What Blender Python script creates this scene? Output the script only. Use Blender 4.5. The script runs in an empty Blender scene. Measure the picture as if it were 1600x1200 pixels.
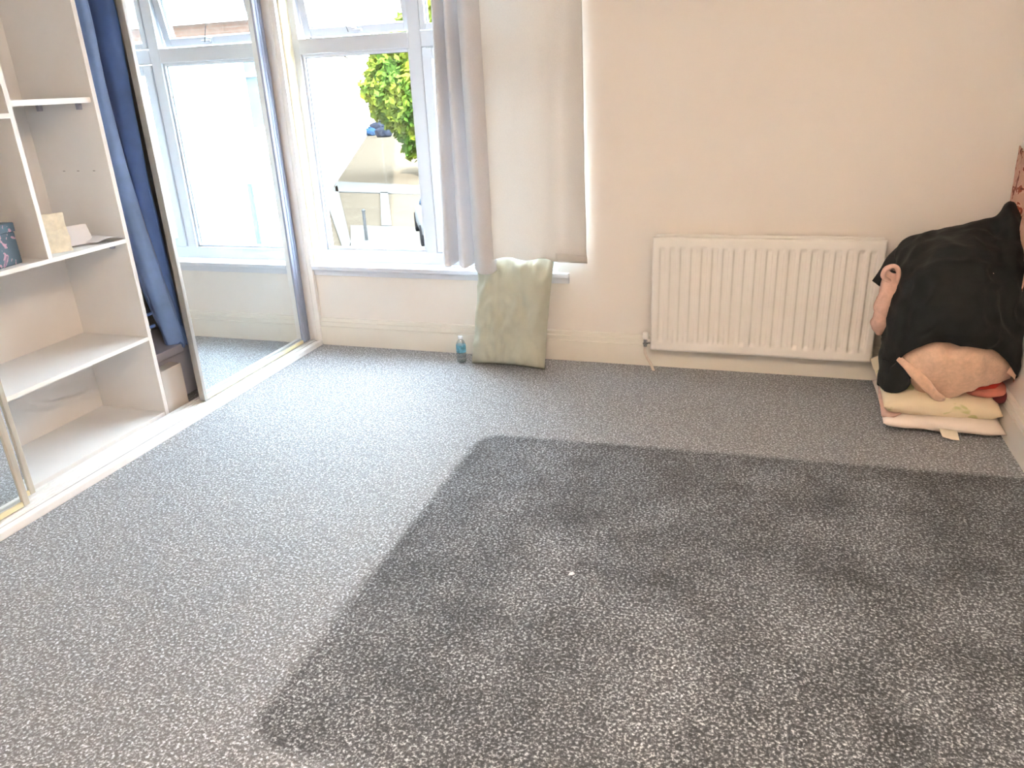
import bpy, bmesh, math, random
from mathutils import Vector, Matrix, noise
random.seed(7)
S = bpy.context.scene
COL = S.collection
PI = math.pi
R = math.radians

# ------------------------------------------------------------ camera
CAM = Vector((2.5589, -3.9568, 1.4808))
YAW, PITCH, ROLL, FPX = .3248, -.3786, -.0469, 1189.5
FW = Vector((-math.sin(YAW)*math.cos(PITCH), math.cos(YAW)*math.cos(PITCH), math.sin(PITCH)))
R0 = Vector((math.cos(YAW), math.sin(YAW), 0)); U0 = R0.cross(FW)
RT = math.cos(ROLL)*R0 + math.sin(ROLL)*U0
UP = -math.sin(ROLL)*R0 + math.cos(ROLL)*U0
cd = bpy.data.cameras.new('camera'); cam = bpy.data.objects.new('camera', cd); COL.objects.link(cam)
m3 = Matrix((RT, UP, -FW)).transposed()
cam.matrix_world = Matrix.Translation(CAM) @ m3.to_4x4()
cd.sensor_width = 36; cd.lens = FPX/1600*36; cd.clip_start = .05; cd.clip_end = 1000
S.camera = cam

def at(px, py, ax, val):            # measured point of the photograph placed on a world plane
    d = FW + (px-800)/FPX*RT - (py-600)/FPX*UP
    i = 'xyz'.index(ax); t = (val-CAM[i])/d[i]
    return CAM + t*d

# ------------------------------------------------------------ world, sun, exposure
w = bpy.data.worlds.new('sky'); S.world = w; w.use_nodes = True
bg = w.node_tree.nodes['Background']; bg.inputs[0].default_value = (.76, .88, 1, 1); bg.inputs[1].default_value = 12.0
sl = bpy.data.lights.new('sun', 'SUN'); sl.energy = 10; sl.angle = R(1.5); sl.color = (1, .95, .87)
so = bpy.data.objects.new('sun', sl); COL.objects.link(so)
so.rotation_euler = Vector((.10, .55, -.83)).to_track_quat('-Z', 'Y').to_euler(); so.location = (0, -20, 30)
S.view_settings.view_transform = 'Standard'; S.view_settings.look = 'None'
S.view_settings.gamma = 1; S.view_settings.use_curve_mapping = False
S.view_settings.exposure = 1.9

# ------------------------------------------------------------ materials
def N(nt, typ, **kw):
    n = nt.nodes.new(typ)
    for k, v in kw.items(): setattr(n, k, v)
    return n
def mat(name, col, rough=.5, metal=0, nscale=0, namt=0, bump=0, bscale=200, sheen=0, trans=0, spec=.5, ndist=0, coord='Object', stretch=None):
    m = bpy.data.materials.new(name); m.use_nodes = True; nt = m.node_tree
    b = nt.nodes['Principled BSDF']
    b.inputs['Base Color'].default_value = (*col, 1); b.inputs['Roughness'].default_value = rough
    b.inputs['Metallic'].default_value = metal; b.inputs['Specular IOR Level'].default_value = spec
    if sheen: b.inputs['Sheen Weight'].default_value = sheen; b.inputs['Sheen Roughness'].default_value = .5
    tc = N(nt, 'ShaderNodeTexCoord'); mp = N(nt, 'ShaderNodeMapping'); nt.links.new(tc.outputs[coord], mp.inputs[0])
    if stretch: mp.inputs['Scale'].default_value = stretch
    if namt:
        n = N(nt, 'ShaderNodeTexNoise'); n.inputs['Scale'].default_value = nscale; n.inputs['Detail'].default_value = 5
        n.inputs['Distortion'].default_value = ndist
        nt.links.new(mp.outputs[0], n.inputs[0])
        r = N(nt, 'ShaderNodeMapRange'); r.inputs[1].default_value = .3; r.inputs[2].default_value = .7
        r.inputs[3].default_value = 1-namt; r.inputs[4].default_value = 1+namt*.4
        nt.links.new(n.outputs[0], r.inputs[0])
        x = N(nt, 'ShaderNodeVectorMath', operation='SCALE'); x.inputs[0].default_value = col
        nt.links.new(r.outputs[0], x.inputs['Scale']); nt.links.new(x.outputs[0], b.inputs['Base Color'])
    if bump:
        n = N(nt, 'ShaderNodeTexNoise'); n.inputs['Scale'].default_value = bscale; n.inputs['Detail'].default_value = 4
        nt.links.new(mp.outputs[0], n.inputs[0])
        bp = N(nt, 'ShaderNodeBump'); bp.inputs['Strength'].default_value = bump; bp.inputs['Distance'].default_value = .004
        nt.links.new(n.outputs[0], bp.inputs['Height']); nt.links.new(bp.outputs[0], b.inputs['Normal'])
    if trans:
        t = N(nt, 'ShaderNodeBsdfTranslucent'); t.inputs[0].default_value = (*col, 1)
        mx = N(nt, 'ShaderNodeMixShader'); mx.inputs[0].default_value = trans
        nt.links.new(b.outputs[0], mx.inputs[1]); nt.links.new(t.outputs[0], mx.inputs[2])
        nt.links.new(mx.outputs[0], nt.nodes['Material Output'].inputs[0])
    return m

M = {}
M['wall'] = mat('painted_plaster', (.83, .785, .735), .7, nscale=1.2, namt=.03, bump=.06, bscale=60)
M['wall_l'] = mat('painted_plaster_white', (.8, .78, .74), .7, nscale=2, namt=.03)
M['reveal'] = mat('bounce_tinted_reveal', (.86, .80, .60), .6, nscale=3, namt=.05)  # yellow of the bounced daylight is mixed into this colour
M['gloss'] = mat('cream_gloss_paint', (.82, .79, .72), .35, nscale=4, namt=.04, bump=.03, bscale=25)
M['upvc'] = mat('white_upvc', (.66, .69, .75), .4, nscale=3, namt=.03)
M['gasket'] = mat('dark_gasket', (.09, .10, .11), .6, nscale=9, namt=.1)
M['melamine'] = mat('white_melamine', (.84, .83, .82), .45, nscale=5, namt=.03)
M['edging'] = mat('white_edging', (.88, .86, .83), .4, nscale=9, namt=.04)
M['track'] = mat('white_track', (.88, .88, .88), .35, nscale=20, namt=.05)
M['groove'] = mat('grey_groove', (.45, .44, .44), .5, nscale=30, namt=.2)  # mid grey for the thin track lines and peg holes
M['stile'] = mat('brushed_steel_stile', (.36, .40, .52), .42, .45, nscale=8, namt=.15, stretch=(60, 60, 1))  # grey steel, with the blue flare beside the window tinted in
M['steel'] = mat('worn_steel_stile', (.46, .44, .41), .4, .5, nscale=8, namt=.15, stretch=(60, 60, 1))
M['beige_stile'] = mat('champagne_stile', (.66, .61, .52), .35, .5, nscale=8, namt=.1, stretch=(50, 50, 1))
M['brass_rail'] = mat('pale_gold_rail', (.86, .78, .52), .35, .3, nscale=8, namt=.1)
M['rad'] = mat('radiator_enamel', (.85, .83, .79), .35, nscale=3, namt=.02)
M['chrome'] = mat('valve_chrome', (.6, .6, .6), .2, 1, nscale=20, namt=.1)
M['pipe'] = mat('painted_pipe', (.70, .62, .54), .4, nscale=20, namt=.1)
M['curtain'] = mat('pale_grey_curtain', (.72, .72, .74), .8, nscale=260, namt=.08, bump=.12, bscale=500, trans=.18, sheen=.1)
M['lining'] = mat('ivory_lining_curtain', (.78, .77, .75), .8, nscale=260, namt=.06, bump=.12, bscale=500, trans=.16, sheen=.1)
M['sage'] = mat('sage_cotton', (.47, .49, .41), .75, nscale=5, namt=.08, bump=.3, bscale=45)
M['black'] = mat('black_cloth', (.010, .012, .013), .75, nscale=14, namt=.3, bump=.3, bscale=60, sheen=.03, spec=.25)
M['peach'] = mat('peach_blanket', (.74, .50, .36), .9, nscale=60, namt=.12, bump=.3, bscale=180, sheen=.3)
M['pink'] = mat('dusty_pink_cloth', (.66, .43, .35), .85, nscale=25, namt=.2, bump=.3, bscale=90)
M['red'] = mat('red_cloth', (.60, .05, .03), .8, nscale=12, namt=.3, bump=.2, bscale=60)
M['coral'] = mat('coral_pink_cloth', (.62, .22, .16), .8, nscale=12, namt=.3, bump=.2, bscale=60)
M['maroon'] = mat('maroon_cloth', (.13, .015, .02), .8, nscale=12, namt=.3)
M['whitepillow'] = mat('ivory_pillow', (.82, .73, .66), .8, nscale=8, namt=.05, bump=.2, bscale=50)
M['tag'] = mat('ivory_tag', (.80, .72, .58), .6, nscale=40, namt=.06)
M['navy'] = mat('royal_blue_garment', (.26, .44, .86), .7, nscale=6, namt=.25, bump=.15, bscale=60, sheen=.2)
M['navy_dark'] = mat('deep_blue_garment', (.12, .25, .66), .7, nscale=6, namt=.25, sheen=.2)
M['greyblue'] = mat('grey_blue_plastic', (.42, .44, .54), .5, nscale=5, namt=.1)
M['boxwhite'] = mat('pale_cardboard', (.60, .56, .52), .7, nscale=6, namt=.06)
M['paperbag'] = mat('cream_paper', (.78, .72, .58), .7, nscale=40, namt=.16, bump=.3, bscale=60)
M['paper'] = mat('white_paper', (.74, .73, .76), .7, nscale=12, namt=.04)
M['clear'] = mat('clear_plastic', (.82, .86, .88), .12, nscale=20, namt=.05)
M['label'] = mat('blue_label', (.16, .45, .62), .4, nscale=55, namt=.6)
M['tarmac'] = mat('tan_asphalt', (.047, .038, .028), .9, nscale=1.4, namt=.12, spec=0)
M['pavement'] = mat('pale_pavement', (.062, .060, .057), .9, nscale=2, namt=.08, spec=0)
M['render'] = mat('white_render', (.80, .80, .78), .9, nscale=.6, namt=.04)
M['slate'] = mat('grey_slates', (.060, .060, .063), .8, nscale=3, namt=.3, stretch=(1, 1, 6), spec=0)
M['extglass'] = mat('pale_window_glass', (.040, .050, .052), .5, nscale=2, namt=.25, spec=0)
M['carwhite'] = mat('white_car_paint', (.055, .058, .062), .4, nscale=2, namt=.03, spec=0)
M['carblue'] = mat('blue_tinted_glass', (.026, .042, .064), .4, nscale=3, namt=.2, spec=0)
M['tyre'] = mat('black_rubber', (.01, .01, .011), .8, nscale=10, namt=.2, spec=0)
M['bark'] = mat('tree_bark', (.02, .015, .01), .9, nscale=10, namt=.3, spec=0)
M['dish'] = mat('grey_dish', (.040, .040, .040), .7, nscale=6, namt=.1, spec=0)
M['bluesack'] = mat('blue_plastic_sack', (.012, .034, .07), .6, nscale=5, namt=.2, spec=0)
M['darksack'] = mat('dark_plastic_sack', (.014, .016, .024), .6, nscale=5, namt=.3, spec=0)
M['ceil'] = mat('ceiling_paint', (.82, .80, .77), .8, nscale=2, namt=.02)

# leaves
def leafmat():
    m = bpy.data.materials.new('lime_leaves'); m.use_nodes = True; nt = m.node_tree; b = nt.nodes['Principled BSDF']
    g = N(nt, 'ShaderNodeNewGeometry'); n = N(nt, 'ShaderNodeTexNoise'); n.inputs['Scale'].default_value = 1.1
    nt.links.new(g.outputs['Position'], n.inputs[0])
    r = N(nt, 'ShaderNodeValToRGB'); r.color_ramp.elements[0].position = .38; r.color_ramp.elements[1].position = .6
    r.color_ramp.elements[0].color = (.036, .068, .012, 1); r.color_ramp.elements[1].color = (.082, .095, .011, 1)
    nt.links.new(n.outputs[0], r.inputs[0]); nt.links.new(r.outputs[0], b.inputs['Base Color']); b.inputs['Roughness'].default_value = .7; b.inputs['Specular IOR Level'].default_value = 0
    return m
M['leaf'] = leafmat()

# mirror with faint smears
def mirrormat():
    m = bpy.data.materials.new('mirror_glass'); m.use_nodes = True; nt = m.node_tree; b = nt.nodes['Principled BSDF']
    b.inputs['Base Color'].default_value = (.82, .88, .90, 1); b.inputs['Metallic'].default_value = 1; b.inputs['Roughness'].default_value = .008
    tc = N(nt, 'ShaderNodeTexCoord'); n = N(nt, 'ShaderNodeTexNoise'); n.inputs['Scale'].default_value = 7; n.inputs['Detail'].default_value = 7
    n.inputs['Roughness'].default_value = .7; nt.links.new(tc.outputs['Object'], n.inputs[0])
    r = N(nt, 'ShaderNodeMapRange'); r.inputs[1].default_value = .55; r.inputs[2].default_value = .8; r.inputs[4].default_value = .16; r.inputs[3].default_value = .035
    nt.links.new(n.outputs[0], r.inputs[0])
    d = N(nt, 'ShaderNodeBsdfDiffuse'); d.inputs[0].default_value = (.8, .82, .85, 1)
    x = N(nt, 'ShaderNodeMixShader'); nt.links.new(r.outputs[0], x.inputs[0]); nt.links.new(b.outputs[0], x.inputs[1]); nt.links.new(d.outputs[0], x.inputs[2])
    nt.links.new(x.outputs[0], nt.nodes['Material Output'].inputs[0])
    return m
M['mirror'] = mirrormat()
def glassmat(name, col=(1, 1, 1), gl=.05):
    m = bpy.data.materials.new(name); m.use_nodes = True; nt = m.node_tree; nt.nodes.remove(nt.nodes['Principled BSDF'])
    t = N(nt, 'ShaderNodeBsdfTransparent'); t.inputs[0].default_value = (*col, 1)
    g = N(nt, 'ShaderNodeBsdfGlossy'); g.inputs['Roughness'].default_value = .02
    x = N(nt, 'ShaderNodeMixShader'); x.inputs[0].default_value = gl
    nt.links.new(t.outputs[0], x.inputs[1]); nt.links.new(g.outputs[0], x.inputs[2]); nt.links.new(x.outputs[0], nt.nodes['Material Output'].inputs[0])
    return m
M['glass'] = glassmat('window_glass', (.97, .985, .98), .05)
M['bottle'] = glassmat('bottle_plastic', (.80, .86, .88), .22)

# pattern materials
def rampmat(name, stops, scale, rough=.7, detail=6, dist=.6, typ='CONSTANT', bump=0):
    m = bpy.data.materials.new(name); m.use_nodes = True; nt = m.node_tree; b = nt.nodes['Principled BSDF']
    tc = N(nt, 'ShaderNodeTexCoord'); n = N(nt, 'ShaderNodeTexNoise'); n.inputs['Scale'].default_value = scale
    n.inputs['Detail'].default_value = detail; n.inputs['Distortion'].default_value = dist
    nt.links.new(tc.outputs['Object'], n.inputs[0])
    r = N(nt, 'ShaderNodeValToRGB'); cr = r.color_ramp; cr.interpolation = typ
    cr.elements[0].position = stops[0][0]; cr.elements[0].color = (*stops[0][1], 1)
    cr.elements[1].position = stops[1][0]; cr.elements[1].color = (*stops[1][1], 1)
    for p, c in stops[2:]:
        e = cr.elements.new(p); e.color = (*c, 1)
    nt.links.new(n.outputs[0], r.inputs[0]); nt.links.new(r.outputs[0], b.inputs['Base Color']); b.inputs['Roughness'].default_value = rough
    return m
M['creamleaf'] = rampmat('cream_leaf_print', [(0, (.82, .70, .53)), (.63, (.80, .69, .50)), (.665, (.58, .56, .28))], 11, .85, 2, .4, 'LINEAR')
M['floralbox'] = rampmat('dark_floral_print', [(0, (.035, .07, .11)), (.52, (.03, .09, .13)), (.56, (.42, .22, .30)), (.63, (.16, .10, .17))], 26, .5, 3, .8)
M['floralcloth'] = rampmat('rust_floral_print', [(0, (.60, .36, .27)), (.50, (.66, .40, .32)), (.57, (.30, .07, .035)), (.66, (.12, .03, .02))], 24, .85, 4, .8)
def brickmat():
    m = bpy.data.materials.new('orange_brick'); m.use_nodes = True; nt = m.node_tree; b = nt.nodes['Principled BSDF']
    tc = N(nt, 'ShaderNodeTexCoord'); mp = N(nt, 'ShaderNodeMapping'); mp.inputs['Rotation'].default_value = (R(90), 0, 0)
    k = N(nt, 'ShaderNodeTexBrick'); k.inputs['Scale'].default_value = 4
    k.inputs['Color1'].default_value = (.062, .036, .026, 1); k.inputs['Color2'].default_value = (.058, .030, .020, 1); k.inputs['Mortar'].default_value = (.066, .06, .053, 1)
    nt.links.new(tc.outputs['Object'], mp.inputs[0]); nt.links.new(mp.outputs[0], k.inputs[0]); nt.links.new(k.outputs[0], b.inputs['Base Color']); b.inputs['Specular IOR Level'].default_value = 0
    return m
M['brick'] = brickmat()

def carpetmat():
    m = bpy.data.materials.new('grey_carpet'); m.use_nodes = True; nt = m.node_tree; b = nt.nodes['Principled BSDF']; L = nt.links.new
    g = N(nt, 'ShaderNodeNewGeometry'); P = g.outputs['Position']
    # wobble of the imprint's outline
    wn = N(nt, 'ShaderNodeTexNoise'); wn.inputs['Scale'].default_value = 14; wn.inputs['Detail'].default_value = 8; wn.inputs['Roughness'].default_value = .75; L(P, wn.inputs[0])
    wv = N(nt, 'ShaderNodeVectorMath', operation='MULTIPLY_ADD'); L(wn.outputs['Color'], wv.inputs[0])
    wv.inputs[1].default_value = (.05, .05, 0); wv.inputs[2].default_value = (-.025, -.025, 0)
    pa = N(nt, 'ShaderNodeVectorMath', operation='ADD'); L(P, pa.inputs[0]); L(wv.outputs[0], pa.inputs[1])
    sp = N(nt, 'ShaderNodeSeparateXYZ'); L(pa.outputs[0], sp.inputs[0])
    def math_(op, a, bb=None, c=None):
        n = N(nt, 'ShaderNodeMath', operation=op)
        for i, v in enumerate((a, bb, c)):
            if v is None: continue
            if isinstance(v, (int, float)): n.inputs[i].default_value = v
            else: L(v, n.inputs[i])
        return n.outputs[0]
    X, Y = sp.outputs[0], sp.outputs[1]
    # rounded box distance: centre (2.60,-1.95) half (1.18,.92)
    qx = math_('SUBTRACT', math_('ABSOLUTE', math_('SUBTRACT', X, 2.68)), 1.26-.12)
    yl = math_('MULTIPLY_ADD', X, -.035, Y)
    qy = math_('SUBTRACT', math_('ABSOLUTE', math_('ADD', yl, 1.985)), .90-.12)
    d = N(nt, 'ShaderNodeCombineXYZ'); L(math_('MAXIMUM', qx, 0), d.inputs[0]); L(math_('MAXIMUM', qy, 0), d.inputs[1])
    ln = N(nt, 'ShaderNodeVectorMath', operation='LENGTH'); L(d.outputs[0], ln.inputs[0])
    dist = math_('SUBTRACT', ln.outputs['Value'], .12)
    mr = N(nt, 'ShaderNodeMapRange'); mr.interpolation_type = 'SMOOTHSTEP'; L(dist, mr.inputs[0])
    mr.inputs[1].default_value = -.03; mr.inputs[2].default_value = .022; mr.inputs[3].default_value = 1; mr.inputs[4].default_value = 0
    mask = mr.outputs[0]
    # tuft grain
    v = N(nt, 'ShaderNodeTexNoise'); v.inputs['Scale'].default_value = 120; v.inputs['Detail'].default_value = 3; v.inputs['Roughness'].default_value = .7; L(P, v.inputs[0])
    v2 = N(nt, 'ShaderNodeTexVoronoi'); v2.inputs['Scale'].default_value = 125; L(P, v2.inputs[0])
    gr = math_('MULTIPLY_ADD', v2.outputs['Distance'], -.25, math_('ADD', v.outputs[0], .12))
    ramp = N(nt, 'ShaderNodeValToRGB'); cr = ramp.color_ramp; L(gr, ramp.inputs[0])
    cr.elements[0].position = .40; cr.elements[0].color = (.014, .016, .019, 1)
    cr.elements[1].position = .68; cr.elements[1].color = (.70, .76, .84, 1)
    e = cr.elements.new(.52); e.color = (.105, .118, .134, 1)
    # larger blotches of pile lie
    bn = N(nt, 'ShaderNodeTexNoise'); bn.inputs['Scale'].default_value = 3.2; bn.inputs['Detail'].default_value = 6; bn.inputs['Roughness'].default_value = .6; L(P, bn.inputs[0])
    bl = N(nt, 'ShaderNodeMapRange'); L(bn.outputs[0], bl.inputs[0]); bl.inputs[1].default_value = .32; bl.inputs[2].default_value = .68; bl.inputs[3].default_value = .50; bl.inputs[4].default_value = 1.25
    # zone colour
    zc = N(nt, 'ShaderNodeMix', data_type='RGBA'); L(mask, zc.inputs['Factor'])
    lightc = N(nt, 'ShaderNodeMix', data_type='RGBA'); lightc.inputs['Factor'].default_value = .30
    lr_ = N(nt, 'ShaderNodeVectorMath', operation='SCALE'); L(ramp.outputs[0], lr_.inputs[0]); lr_.inputs['Scale'].default_value = 1.35
    L(lr_.outputs[0], lightc.inputs['A']); lightc.inputs['B'].default_value = (.17, .18, .21, 1)
    L(lightc.outputs['Result'], zc.inputs['A'])
    dk = N(nt, 'ShaderNodeVectorMath', operation='SCALE'); dm_ = N(nt, 'ShaderNodeMix', data_type='RGBA'); dm_.inputs['Factor'].default_value = .32; L(ramp.outputs[0], dm_.inputs['A']); dm_.inputs['B'].default_value = (.135, .15, .17, 1); L(dm_.outputs['Result'], dk.inputs[0]); L(bl.outputs[0], dk.inputs['Scale'])
    L(dk.outputs[0], zc.inputs['B'])
    L(zc.outputs['Result'], b.inputs['Base Color'])
    b.inputs['Roughness'].default_value = .72; b.inputs['Coat Roughness'].default_value = .66
    cw_ = N(nt, 'ShaderNodeMapRange'); L(mask, cw_.inputs[0]); cw_.inputs[3].default_value = .45; cw_.inputs[4].default_value = .0; L(cw_.outputs[0], b.inputs['Coat Weight'])
    sl_ = N(nt, 'ShaderNodeMapRange'); L(mask, sl_.inputs[0]); sl_.inputs[3].default_value = 1.0; sl_.inputs[4].default_value = .2; L(sl_.outputs[0], b.inputs['Specular IOR Level'])
    sw_ = N(nt, 'ShaderNodeMapRange'); L(mask, sw_.inputs[0]); sw_.inputs[3].default_value = .45; sw_.inputs[4].default_value = .1; L(sw_.outputs[0], b.inputs['Sheen Weight'])
    b.inputs['Sheen Roughness'].default_value = .45
    bp = N(nt, 'ShaderNodeBump'); bp.inputs['Strength'].default_value = .7; bp.inputs['Distance'].default_value = .006
    hh = math_('MULTIPLY_ADD', mask, -.8, gr)
    L(hh, bp.inputs['Height']); L(bp.outputs[0], b.inputs['Normal'])
    return m
M['carpet'] = carpetmat()

# ------------------------------------------------------------ mesh helpers
def bx(bm, x0, x1, y0, y1, z0, z1, bev=0, T=None):
    c = ((x0+x1)/2, (y0+y1)/2, (z0+z1)/2); s = (abs(x1-x0), abs(y1-y0), abs(z1-z0))
    r = bmesh.ops.create_cube(bm, size=1, matrix=Matrix.Translation(c) @ Matrix.Diagonal((*s, 1)))
    vs = r['verts']
    if bev:
        es = list({e for v in vs for e in v.link_edges})
        rr = bmesh.ops.bevel(bm, geom=es, offset=min(bev, min(s)*.45), segments=2, affect='EDGES', profile=.6)
        vs = list({v for f in rr['faces'] for v in f.verts} | {v for v in vs if v.is_valid})
    if T is not None:
        bmesh.ops.transform(bm, matrix=T, verts=[v for v in vs if v.is_valid])
    return bm
def box(x0, x1, y0, y1, z0, z1, bev=.002, T=None): return bx(bmesh.new(), x0, x1, y0, y1, z0, z1, bev, T)
def tube(bm, pts, r, n=10, cap=True):
    pts = [Vector(p) for p in pts]; rr = r if isinstance(r, (list, tuple)) else [r]*len(pts)
    rings = []; prev = None
    for i, p in enumerate(pts):
        t = (pts[min(i+1, len(pts)-1)]-pts[max(i-1, 0)]).normalized()
        if prev is None: a = t.orthogonal().normalized()
        else: a = (prev-t*prev.dot(t)).normalized()
        prev = a; b = t.cross(a)
        rings.append([bm.verts.new(p+rr[i]*(math.cos(2*PI*k/n)*a+math.sin(2*PI*k/n)*b)) for k in range(n)])
    for i in range(len(rings)-1):
        for k in range(n): bm.faces.new((rings[i][k], rings[i][(k+1) % n], rings[i+1][(k+1) % n], rings[i+1][k]))
    if cap: bm.faces.new(rings[0][::-1]); bm.faces.new(rings[-1])
    return bm
def lathe(bm, prof, c, n=24):
    rings = []
    for r, z in prof: rings.append([bm.verts.new((c[0]+r*math.cos(2*PI*k/n), c[1]+r*math.sin(2*PI*k/n), c[2]+z)) for k in range(n)])
    for i in range(len(rings)-1):
        for k in range(n): bm.faces.new((rings[i][k], rings[i][(k+1) % n], rings[i+1][(k+1) % n], rings[i+1][k]))
    bm.faces.new(rings[0][::-1]); bm.faces.new(rings[-1]); return bm
def cr1(p0, p1, p2, p3, t):
    return .5*((2*p1)+(-p0+p2)*t+(2*p0-5*p1+4*p2-p3)*t*t+(-p0+3*p1-3*p2+p3)*t*t*t)
def crs(pts, n):               # Catmull-Rom through a list of vectors -> n*(len-1)+1 points
    o = []
    for i in range(len(pts)-1):
        a = pts[max(i-1, 0)]; d = pts[min(i+2, len(pts)-1)]
        for k in range(n): o.append(cr1(a, pts[i], pts[i+1], d, k/n))
    o.append(pts[-1]); return o
def net(rows, nu=8, nv=8, wr=.0, wsc=6, seed=0, stretch=(1, 1, 1), clampx=None, thick=.006, ymax=None, zmin=None):
    rr = [crs([Vector(p) for p in r], nu) for r in rows]
    cols = list(zip(*rr)); cc = [crs(list(c), nv) for c in cols]
    nu_, nv_ = len(cc), len(cc[0]); bm = bmesh.new()
    V = [[bm.verts.new(cc[i][j]) for j in range(nv_)] for i in range(nu_)]
    for i in range(nu_-1):
        for j in range(nv_-1): bm.faces.new((V[i][j], V[i+1][j], V[i+1][j+1], V[i][j+1]))
    bm.normal_update()
    if wr:
        off = Vector((seed*3.1, seed*1.7, seed*.9)); mv = []
        for v in bm.verts:
            q = Vector((v.co.x*stretch[0], v.co.y*stretch[1], v.co.z*stretch[2]))*wsc+off
            h = noise.noise(q)*.6+(.5-abs(noise.noise(q*1.9+off)))*.7+noise.noise(q*4.3)*.18
            if ymax is not None: h *= max(0, min(1, (-v.co.y-.08)/.2))
            mv.append((v, v.normal*h*wr))
        for v, d in mv: v.co += d
    if thick:
        bmesh.ops.recalc_face_normals(bm, faces=bm.faces)
        bmesh.ops.solidify(bm, geom=list(bm.faces), thickness=thick)
    for v in bm.verts:
        if clampx is not None and v.co.x > clampx: v.co.x = clampx
        if ymax is not None and v.co.y > ymax: v.co.y = ymax
        if zmin is not None and v.co.z < zmin: v.co.z = zmin
    return bm
def pillow(c00, c10, c11, c01, th, n=36, wr=.008, wsc=9, seed=0, pinch=.05, zmin=None, pw=.42, stretch=(1, 1, 1)):
    c00, c10, c11, c01 = map(Vector, (c00, c10, c11, c01)); nrm = (c10-c00).cross(c01-c00).normalized()
    bm = bmesh.new(); grids = []
    for side in (1, -1):
        G = []
        for i in range(n+1):
            row = []
            for j in range(n+1):
                u, v = i/n, j/n; uu, vv = 2*u-1, 2*v-1
                pu = .5+uu*.5*(1-pinch*(1-vv*vv)); pv = .5+vv*.5*(1-pinch*(1-uu*uu))
                p = c00*(1-pu)*(1-pv)+c10*pu*(1-pv)+c11*pu*pv+c01*(1-pu)*pv
                h = max(0, (1-uu**4)*(1-vv**4))**pw*th/2
                q = Vector((p.x*stretch[0], p.y*stretch[1], p.z*stretch[2]))*wsc+Vector((seed, seed*2, side*3))
                e = min(1, h/(th*.15)) if th else 0
                h += e*wr*((.5-abs(noise.noise(q)))*1.2+noise.noise(q*2.3)*.6)
                co = p+nrm*h*side
                if zmin is not None and co.z < zmin: co.z = zmin
                row.append((co, i in (0, n) or j in (0, n)))
            G.append(row)
        grids.append(G)
    edge = {}; VV = []
    for si, G in enumerate(grids):
        V = []
        for i in range(n+1):
            r = []
            for j in range(n+1):
                co, ed = G[i][j]
                if ed:
                    if (i, j) not in edge: edge[(i, j)] = bm.verts.new(co)
                    r.append(edge[(i, j)])
                else: r.append(bm.verts.new(co))
            V.append(r)
        for i in range(n):
            for j in range(n):
                f = (V[i][j], V[i+1][j], V[i+1][j+1], V[i][j+1])
                bm.faces.new(f if si == 0 else f[::-1])
    bmesh.ops.recalc_face_normals(bm, faces=bm.faces)
    return bm
def blob(c, s, wr=.03, wsc=5, seed=0, sub=5, zmin=None, boxy=.75):
    bm = bmesh.new(); bmesh.ops.create_icosphere(bm, subdivisions=sub, radius=1)
    for v in bm.verts:
        n = v.co.normalized(); q = Vector([math.copysign(abs(a)**boxy, a) for a in n])
        p = Vector((q.x*s[0], q.y*s[1], q.z*s[2])); k = (p+Vector(c))*wsc+Vector((seed, 0, seed))
        p += n*wr*((.5-abs(noise.noise(k)))*1.3+noise.noise(k*2.2)*.5)
        p += Vector(c)
        if zmin is not None: p.z = max(p.z, zmin)
        v.co = p
    return bm
def obj(name, bm, m, parent=None, smooth=False, xf=None):
    if xf is not None: bmesh.ops.transform(bm, matrix=xf, verts=bm.verts)
    bmesh.ops.recalc_face_normals(bm, faces=bm.faces) if not smooth else None
    xs = [v.co.x for v in bm.verts]; ys = [v.co.y for v in bm.verts]; zs = [v.co.z for v in bm.verts]
    o = Vector(((min(xs)+max(xs))/2, (min(ys)+max(ys))/2, min(zs)))
    bmesh.ops.translate(bm, verts=bm.verts, vec=-o)
    me = bpy.data.meshes.new(name); bm.to_mesh(me); bm.free()
    if smooth:
        for p in me.polygons: p.use_smooth = True
    ms = m if isinstance(m, (list, tuple)) else [m]
    for k in ms: me.materials.append(M[k])
    ob = bpy.data.objects.new(name, me); COL.objects.link(ob); ob.location = o
    if parent is not None:
        ob.parent = parent; q = parent; w_ = Vector((0, 0, 0))
        while q is not None: w_ += Vector(q.location); q = q.parent
        ob.location = o-w_
    return ob
def tag(o, label, cat, group=None):
    o['label'] = label; o['category'] = cat
    if group: o['group'] = group
    return o
def thing(name, loc, label, cat, group=None):
    o = bpy.data.objects.new(name, None); COL.objects.link(o); o.location = loc; o.empty_display_size = .1
    return tag(o, label, cat, group)
def struct(name, bm, m, parent=None, **k):
    o = obj(name, bm, m, parent, **k)
    if parent is None: o['kind'] = 'structure'
    return o

# ------------------------------------------------------------ room shell
RX, RY, H = 3.61, -5.0, 2.5
LX = -.62                       # back wall of the wardrobe alcove
WX0, WX1, WZ0, WZ1 = 0.0, 1.52, .50, 2.14   # window opening
bm = bmesh.new(); bx(bm, LX-.1, RX+.12, RY-.1, 0.10, -.12, 0); struct('floor', bm, 'carpet')
struct('ceiling', box(LX-.1, RX+.12, RY-.1, .30, H, H+.25, 0), 'ceil')
bm = bmesh.new()
bx(bm, LX-.1, WX0, 0, .25, 0, H); bx(bm, WX1, RX+.12, 0, .25, 0, H); bx(bm, WX0, WX1, 0, .25, 0, WZ0-.03); bx(bm, WX0, WX1, 0, .25, WZ1, H)
struct('wall_back', bm, 'wall')
struct('wall_right', box(RX, RX+.12, RY, 0, 0, H, 0), 'wall')
struct('wall_rear', box(LX-.1, RX+.12, RY-.1, RY, 0, H, 0), 'wall')
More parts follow.
